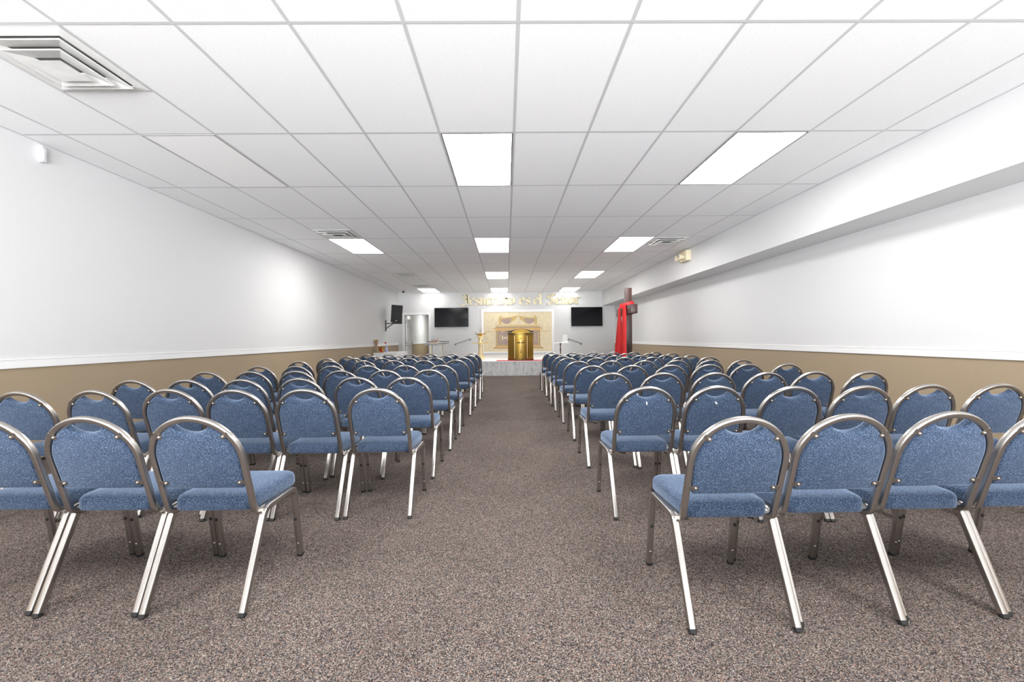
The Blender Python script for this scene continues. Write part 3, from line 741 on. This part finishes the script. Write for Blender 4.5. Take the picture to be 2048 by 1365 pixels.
# cross on the front
cr = bpy.data.objects.new('front_cross', None)
bm = bmesh.new(); bbox(bm, (-.013, -.305, .27), (.013, -.270, .70), .005, 2, 0); bbox(bm, (-.125, -.300, .555), (.125, -.258, .585), .004, 2, 1)
for z in (.265, .70):
    mt = Matrix.Translation((0, -.276, z)) @ Matrix.Rotation(PI/2, 4, 'X'); lathe(bm, [(.018, 0), (.018, .025), (.010, .036)], seg=14, mi=1, mat=mt)
finish(bm, 'front_cross', [M['gold_pale'], M['black']], t)

# gold column pedestal with a planter bowl
t = thing('column_pedestal', 'pale gold fluted column pedestal standing on the stage beside the mural', 'pedestal', (-.915, 15.25, SZ))
bm = bmesh.new(); bbox(bm, (-.15, -.15, 0), (.15, .15, .04), .004); lathe(bm, [(.14, .04), (.14, .07), (.105, .085), (.115, .10), (.095, .125)], seg=32); finish(bm, 'column_base', M['gold_pale'], t)
bm = bmesh.new(); lathe(bm, [(.088, .12), (.085, .4), (.078, .70)], seg=96, mod=lambda a, z: 1-.055*abs(math.sin(a*8))); finish(bm, 'shaft', M['gold_pale'], t, True, 60)
bm = bmesh.new(); lathe(bm, [(.078, .69), (.092, .705), (.085, .72), (.11, .77), (.145, .80), (.15, .82)], seg=32); finish(bm, 'capital', M['gold_pale'], t)
t = thing('gold_bowl', 'polished gold footed bowl with curled handles on the column pedestal', 'bowl', (-.915, 15.25, SZ+.82))
bm = bmesh.new(); lathe(bm, [(.07, 0), (.055, .012), (.05, .02), (.11, .045), (.14, .075), (.15, .082), (.135, .082), (.10, .06)], seg=32); finish(bm, 'bowl_body', M['gold'], t)
for sx in (-1, 1):
    bm = bmesh.new(); sweep(bm, [(sx*.10, 0, .035), (sx*.15, 0, .045), (sx*.172, 0, .08), (sx*.165, 0, .115), (sx*.18, 0, .14)], circ(.009, 8), (0, 1, 0)); finish(bm, 'bowl_handle', M['gold_dark'], t)
t = thing('dried_twigs', 'thin bare twigs rising out of the gold bowl', 'twigs', (-.915, 15.25, SZ+.884))
bm = bmesh.new()
for k in range(5):
    a = k*1.3; sweep(bm, [(.02*math.cos(a), .02*math.sin(a), 0), (.03*math.cos(a), .03*math.sin(a), .08), (.07*math.cos(a)*(.4+.2*k), .06*math.sin(a), .16+.02*k)], circ(.0035, 5), (1, 0, 0))
finish(bm, 'twig_stems', M['mural_brown'], t)

# slim glass-topped stands each side of the pulpit
def stand(x, y, ztop, label, wood):
    t = thing('side_stand', label, 'stand', (x, y, SZ), 0, 'slim glass-topped stands on the stage')
    h_ = ztop-SZ
    bm = bmesh.new(); lathe(bm, [(.13, 0), (.13, .015), (.03, .03)], seg=24); finish(bm, 'stand_base', M['gold_pale'] if not wood else M['cross_wood'], t)
    bm = bmesh.new()
    if wood: lathe(bm, [(.022, .03), (.018, .2), (.026, .3), (.016, .42), (.024, h_-.06), (.045, h_-.015)], seg=14)
    else: lathe(bm, [(.02, .03), (.02, h_-.02), (.06, h_-.012)], seg=14)
    finish(bm, 'stand_post', M['clear'] if not wood else M['cross_wood'], t)
    bm = bmesh.new(); bbox(bm, (-.30, -.16, h_-.012), (.30, .16, h_), .003); finish(bm, 'glass_top', M['clear'], t)
    bm = bmesh.new()
    for lo, hi in (((-.305, -.168), (.305, -.16)), ((-.305, .16), (.305, .168)), ((-.31, -.168), (-.302, .168)), ((.302, -.168), (.31, .168))): box(bm, (lo[0], lo[1], h_-.016), (hi[0], hi[1], h_+.002))
    finish(bm, 'top_edge', M['gold_dark'] if not wood else M['vent_white'], t, False)
stand(-.90, 14.85, 1.034, 'slim gold-edged glass stand in front of the gold column', False)
stand(1.90, 15.0, 1.024, 'slim glass stand on a dark turned post between pulpit and cross', True)
t = thing('acrylic_box', 'clear white acrylic box standing on the dark-posted glass stand', 'box', (2.05, 15.0, 1.026))
bm = bmesh.new(); bbox(bm, (-.09, -.08, 0), (.10, .08, .27), .01); finish(bm, 'box_body', M['frost'], t)
bm = bmesh.new(); bbox(bm, (-.095, -.085, 0), (.105, -.081, .05), .001); finish(bm, 'box_base_band', M['white_trim'], t)

# acrylic lectern with a closed book
t = thing('acrylic_lectern', 'clear acrylic lectern with slanted top and gold-edged sides near the doorway', 'lectern', (-2.32, 14.4, 0))
bm = bmesh.new(); bbox(bm, (-.25, -.2, 0), (.25, .2, .03), .006); finish(bm, 'lectern_base', M['clear'], t)
for sx in (-1, 1):
    bm = bmesh.new(); bbox(bm, (sx*.175-.006, -.15, .03), (sx*.175+.006, .15, .985), .003); finish(bm, 'side_panel', M['clear'], t)
    bm = bmesh.new(); box(bm, (sx*.175-.009, -.156, .03), (sx*.175+.009, -.150, .985)); finish(bm, 'gold_edge', M['gold_pale'], t, False)
bm = bmesh.new(); bbox(bm, (-.167, -.05, .25), (.167, -.038, .96), .003); finish(bm, 'front_panel', M['frost'], t)
tilt = Matrix.Translation((0, 0, 1.05)) @ Matrix.Rotation(math.radians(14), 4, 'X')
bm = bmesh.new(); bbox(bm, (-.39, -.24, -.006), (.39, .24, .006), .003, 2, 0, tilt); finish(bm, 'slanted_top', M['clear'], t)
bm = bmesh.new(); bbox(bm, (-.39, -.252, -.006), (.39, -.240, .03), .003, 2, 0, tilt); finish(bm, 'top_lip', M['frost'], t)
bk = thing('closed_book', 'thick brown book lying on the clear lectern top', 'book', (-2.41, 14.4, 1.058))
bk.rotation_euler = (math.radians(14), 0, 0)
bm = bmesh.new(); bbox(bm, (-.12, -.15, 0), (.12, .15, .006), .002); bbox(bm, (-.12, -.15, .064), (.12, .15, .07), .002); bbox(bm, (-.123, -.15, 0), (-.115, .15, .07), .002); finish(bm, 'cover', M['book'], bk)
bm = bmesh.new(); box(bm, (-.114, -.145, .006), (.112, .145, .064)); finish(bm, 'pages', M['paper'], bk, False)

# ================================================================ cross with red drape
t = thing('wooden_cross', 'tall dark wooden cross standing by the white wall with red cloth', 'cross', (3.005, 10.5, 0), -math.atan2(.164, 1.95))
bm = bmesh.new(); bbox(bm, (-.085, -.085, .06), (.075, .085, 2.40), .006); finish(bm, 'upright', M['cross_wood'], t)
bm = bmesh.new(); bbox(bm, (-.13, -.95, 1.735), (.02, .95, 1.935), .006); finish(bm, 'crossbar', M['cross_wood'], t)
bm = bmesh.new(); bbox(bm, (-.30, -.30, 0), (.28, .30, .06), .01); finish(bm, 'cross_base', M['cross_wood'], t)
# drape: a folded band round the neck and two hanging tails in front of the bar
t2 = thing('red_drape', 'red satin cloth draped over the arms of the wooden cross', 'drape', (3.005, 10.5, 0), -math.atan2(.164, 1.95))
def hang(x0, yc, wt, wb, ztop, zbot, ph, nf):
    bm = bmesh.new(); nz, nu = 26, 40; G = []
    for k in range(nz+1):
        f = k/nz; z = ztop+(zbot-ztop)*f; w_ = wt+(wb-wt)*f**.9; row = []
        for j in range(nu+1):
            u = -1+2*j/nu
            d = (.012+.036*f)*math.sin(u*nf*PI+ph+.5*f)+.010*math.sin(u*9+f*3+ph)
            zz = z+(.05*math.cos(u*PI*nf*.7+ph) if k == nz else 0)
            row.append(Vector((x0-.032-.020*f-d, yc+u*w_, zz)))
        G.append(row)
    over = []
    for dx, z in ((.175, 1.87), (.170, 1.925), (.150, 1.944), (.06, 1.947), (.0, 1.946)):
        over.append([Vector((x0-.012+dx, p.y, z+.003*math.sin(j*.8))) for j, p in enumerate(G[0])])
    G = over+G; nz = len(G)-1
    F = [[bm.verts.new(p) for p in r] for r in G]; B = [[bm.verts.new(p+Vector((.006, 0, 0))) for p in r] for r in G]
    for k in range(nz):
        for j in range(nu):
            bm.faces.new((F[k][j], F[k][j+1], F[k+1][j+1], F[k+1][j])); bm.faces.new((B[k][j], B[k+1][j], B[k+1][j+1], B[k][j+1]))
    for k in range(nz):
        bm.faces.new((F[k][0], F[k+1][0], B[k+1][0], B[k][0])); bm.faces.new((F[k][nu], B[k][nu], B[k+1][nu], F[k+1][nu]))
    for j in range(nu):
        bm.faces.new((F[0][j], B[0][j], B[0][j+1], F[0][j+1])); bm.faces.new((F[nz][j], F[nz][j+1], B[nz][j+1], B[nz][j]))
    return bm
bm = hang(-.136, -.36, .14, .36, 1.945, .62, .3, 2.2); finish(bm, 'front_tail', M['red'], t2, True, 70)
bm = hang(-.138, .23, .125, .40, 1.940, .56, 2.1, 1.8); finish(bm, 'rear_tail', M['red'], t2, True, 70)
# band: over the bar and round behind the upright's neck
band_path = [(-.165, -.06, 1.90), (-.15, -.07, 1.955), (-.10, -.085, 1.985), (-.02, -.11, 2.01), (.075, -.11, 2.035), (.105, -.06, 2.045), (.105, .06, 2.02), (.07, .11, 2.0), (-.05, .118, 1.995), (-.12, .13, 1.992), (-.165, .15, 1.955)]
bm = bmesh.new(); sweep(bm, band_path, [(.045*math.cos(2*PI*i/12), .018*math.sin(2*PI*i/12)) for i in range(12)], (0, 0, 1)); finish(bm, 'neck_band', M['red'], t2, True, 70)


# ================================================================ loudspeaker on the side wall
t = thing('wall_speaker', 'black loudspeaker on a bracket high on the white wall by the doorway', 'loudspeaker', (XL, 16.69, 1.51))
bm = bmesh.new(); bbox(bm, (0, -.035, 0), (.03, .035, .44), .004); sweep(bm, [(.02, 0, .30), (.66, 0, .30)], rsquare(.035, .004), (0, 1, 0)); sweep(bm, [(.02, 0, .10), (.30, 0, .29)], rsquare(.03, .004), (0, 1, 0)); finish(bm, 'wall_bracket', M['black'], t)
mt = Matrix.Translation((.42, 0, .33)) @ Matrix.Rotation(math.radians(4), 4, 'Y') @ Matrix.Rotation(math.radians(14), 4, 'Z')
def cab(y0, y1, w0, w1, z0, z1):
    return [(-w0, y0), (w0, y0), (w1, y1), (-w1, y1)]
bm = bmesh.new()
fs = prism(bm, cab(-.17, .20, .215, .15, 0, .68), 0, .68, 'z')
r_ = bmesh.ops.bevel(bm, geom=list({e for f in fs for e in f.edges}), offset=.018, segments=3, profile=.5, affect='EDGES'); bm.transform(mt)
cb = finish(bm, 'cabinet', M['black'], t)
bm = bmesh.new(); bbox(bm, (-.185, -.182, .035), (.185, -.166, .645), .008, 2, 0, mt); gr_ = finish(bm, 'speaker_grille', M['grille'], t)
bm = bmesh.new(); prism(bm, [(-.022, .055), (.012, .055), (.024, .085), (-.016, .085)], -.186, -.181, 'y'); bm.transform(mt); finish(bm, 'badge', M['badge'], gr_, False)
bm = bmesh.new(); bbox(bm, (-.15, -.12, -.018), (.15, .12, 0), .004, 2, 0, mt); finish(bm, 'tilt_plate', M['black'], t)
bm = bmesh.new(); box(bm, (XL, 16.83, 0), (XL+.018, 16.87, 1.62)); props(finish(bm, 'cable_raceway', M['white_trim'], None, False), 'slim white cable cover running down the wall under the loudspeaker', 'cable cover')

# ================================================================ cloth-covered table with vases
TYC, TXC = 15.75, -4.24
t = thing('side_table', 'long table hidden under a white cloth against the side wall', 'table', (TXC, TYC, 0))
bm = bmesh.new(); bbox(bm, (-.40, -.78, .700), (.40, .78, .722), .004); finish(bm, 'table_top', M['ply'], t)
for sx in (-1, 1):
    for sy in (-1, 1):
        bm = bmesh.new(); bbox(bm, (sx*.36-.02, sy*.70-.02, 0), (sx*.36+.02, sy*.70+.02, .70), .003); finish(bm, 'leg', M['chrome_rail'], t)
bm = bmesh.new(); nC = 160; rings = []
def perim(u, a, b):
    L_ = 2*(a+b)*2; s = u*L_
    for (x0, y0, x1, y1, ln) in ((-a, -b, a, -b, 2*a), (a, -b, a, b, 2*b), (a, b, -a, b, 2*a), (-a, b, -a, -b, 2*b)):
        if s <= ln: f = s/ln; return Vector((x0+(x1-x0)*f, y0+(y1-y0)*f, 0)), Vector(((y1-y0)/ln, -(x1-x0)/ln, 0))
        s -= ln
    return Vector((-a, -b, 0)), Vector((0, -1, 0))
for f, z in ((0, .727), (.012, .722), (.02, .70), (.03, .5), (.045, .25), (.055, .03)):
    ring = []
    for i in range(nC):
        p, n = perim(i/nC, .402, .782); d = f+(.012*math.sin(i*.9)+.008*math.sin(i*.37))*max(0, (.70-z)/.7)*1.6
        q = p+n*d; q.z = z; q.x = max(q.x, -.455); ring.append(bm.verts.new(q))
    rings.append(ring)
for A, B in zip(rings, rings[1:]):
    for i in range(nC): bm.faces.new((A[i], A[(i+1) % nC], B[(i+1) % nC], B[i]))
bm.faces.new(rings[0])
o = finish(bm, 'tablecloth', M['white_cloth'], None, True, 50); o.location = (TXC, TYC, 0)
props(o, 'white cloth draped over the side table below the loudspeaker', 'tablecloth')
ZT = .728
t = thing('tall_vase', 'tall narrow brown glass vase on the white-clothed table', 'vase', (-4.60, 15.15, ZT))
bm = bmesh.new(); lathe(bm, [(.055, 0), (.05, .012), (.016, .03), (.02, .12), (.035, .19), (.055, .30), (.07, .42), (.072, .45), (.066, .45), (.05, .31)], seg=24); finish(bm, 'vase_body', M['brown_glass'], t)
bm = bmesh.new(); lathe(bm, [(.071, .415), (.0735, .43), (.0735, .452), (.070, .455)], seg=24); finish(bm, 'vase_rim', M['gold_dark'], t)
t = thing('gold_urn', 'round shiny gold urn on the white-clothed table', 'urn', (-4.44, 15.25, ZT))
bm = bmesh.new(); lathe(bm, [(.075, 0), (.07, .012), (.055, .025), (.08, .06), (.105, .12), (.115, .18), (.122, .205), (.108, .205), (.10, .18)], seg=28); finish(bm, 'urn_body', M['gold'], t)
bm = bmesh.new(); lathe(bm, [(.080, 0), (.082, .010), (.070, .016)], seg=28); finish(bm, 'urn_foot', M['gold_dark'], t)
t = thing('red_glass', 'small red glass goblet in front of the gold urn', 'goblet', (-4.41, 15.06, ZT))
bm = bmesh.new(); lathe(bm, [(.03, 0), (.028, .006), (.008, .02), (.03, .05), (.042, .10), (.040, .13), (.034, .13)], seg=20); finish(bm, 'goblet_body', M['red'], t)
t = thing('patterned_vase', 'slim blue and white vase with a red flower beside the gold urn', 'vase', (-4.26, 15.22, ZT))
bm = bmesh.new(); lathe(bm, [(.036, 0), (.04, .02), (.05, .08), (.045, .15), (.026, .20), (.032, .235), (.026, .235)], seg=20); finish(bm, 'vase_body', M['blue_white'], t)
bm = bmesh.new(); sweep(bm, [(0, 0, .18), (0, -.02, .26), (-.01, -.07, .325)], circ(.004, 6), (0, 1, 0)); stem_ = finish(bm, 'flower_stem', M['green'], t)
bm = bmesh.new(); mt = Matrix.Translation((-.012, -.075, .33)); lathe(bm, [(.008, -.015), (.03, 0), (.036, .02), (.02, .035), (.006, .03)], seg=14, mat=mt, mod=lambda a, z: 1+.18*math.sin(a*5)); finish(bm, 'flower_head', M['red'], stem_)
t = thing('leaf_sprig', 'small green leaf sprig lying at the foot of the tall vase', 'leaves', (-4.50, 15.02, ZT))
bm = bmesh.new()
for k in range(7):
    a = k*.9; d = Vector((math.cos(a), math.sin(a), .25)).normalized(); n = d.cross(Vector((0, 0, 1))).normalized()
    p = [Vector((0, 0, .004)), d*.03+n*.014, d*.07, d*.03-n*.014]; p = [q+Vector((0, 0, .004)) for q in p]
    A = [bm.verts.new(q) for q in p]; B = [bm.verts.new(q+Vector((0, 0, .002))) for q in p]
    bm.faces.new(A[::-1]); bm.faces.new(B)
    for i in range(4): bm.faces.new((A[i], A[(i+1) % 4], B[(i+1) % 4], B[i]))
finish(bm, 'leaf_blades', M['green'], t, False)

# ================================================================ light
w = bpy.data.worlds.new('daylight'); bpy.context.scene.world = w; w.use_nodes = True
bg = w.node_tree.nodes['Background']; bg.inputs['Color'].default_value = (.93, .97, 1, 1); bg.inputs['Strength'].default_value = .5
for k, (a, b) in enumerate(WIN):
    l = bpy.data.lights.new('window_daylight', 'AREA'); l.shape = 'RECTANGLE'; l.size = b-a-.1; l.size_y = WZ1-WZ0-.1
    l.energy = 24; l.color = (.96, .98, 1)
    o = bpy.data.objects.new('window_daylight', l); C.objects.link(o); o.location = ((a+b)/2, YR-.14, (WZ0+WZ1)/2); o.rotation_euler = (PI/2+math.radians(20), 0, 0)
l = bpy.data.lights.new('ceiling_fill_outside', 'AREA'); l.shape = 'RECTANGLE'; l.size = 24; l.size_y = 30; l.energy = 42000; l.color = (.97, .985, 1)  # unseen upward fill outdoors, added to brighten the ceiling through the openings
o = bpy.data.objects.new('ceiling_fill_outside', l); C.objects.link(o); o.location = (0, -20.4, -.02); o.rotation_euler = (PI, 0, 0)
l = bpy.data.lights.new('hall_fill_light', 'AREA'); l.size = .6; l.energy = 32; l.color = (.98, 1, .95)  # unseen light added to brighten the hall past the doorway
o = bpy.data.objects.new('hall_fill_light', l); C.objects.link(o); o.location = (-3.3, 22.6, 2.70)

# ================================================================ camera
F, YAW, PITCH, ROLL, CX = 854.9136, -.0077, -.0061, .0088, 1019.1326
Rz = Matrix.Rotation(YAW, 3, 'Z'); Rx = Matrix.Rotation(PITCH, 3, 'X'); Ry = Matrix.Rotation(ROLL, 3, 'Y')
R = Rz @ Rx @ Ry
right, fwd, up = R.col[0], R.col[1], R.col[2]
cam = bpy.data.cameras.new('camera'); co = bpy.data.objects.new('camera', cam); C.objects.link(co)
mw = Matrix((( right.x, up.x, -fwd.x, 0), (right.y, up.y, -fwd.y, 0), (right.z, up.z, -fwd.z, 1.19), (0, 0, 0, 1)))
co.matrix_world = mw
cam.sensor_fit = 'HORIZONTAL'; cam.sensor_width = 36; cam.lens = 36*F/2048; cam.shift_x = (1024-CX)/2048; cam.clip_start = .02; cam.clip_end = 200
sc = bpy.context.scene; sc.camera = co
sc.view_settings.view_transform = 'Standard'; sc.view_settings.look = 'None'; sc.view_settings.exposure = 1.1; sc.view_settings.gamma = 1; sc.view_settings.use_curve_mapping = False
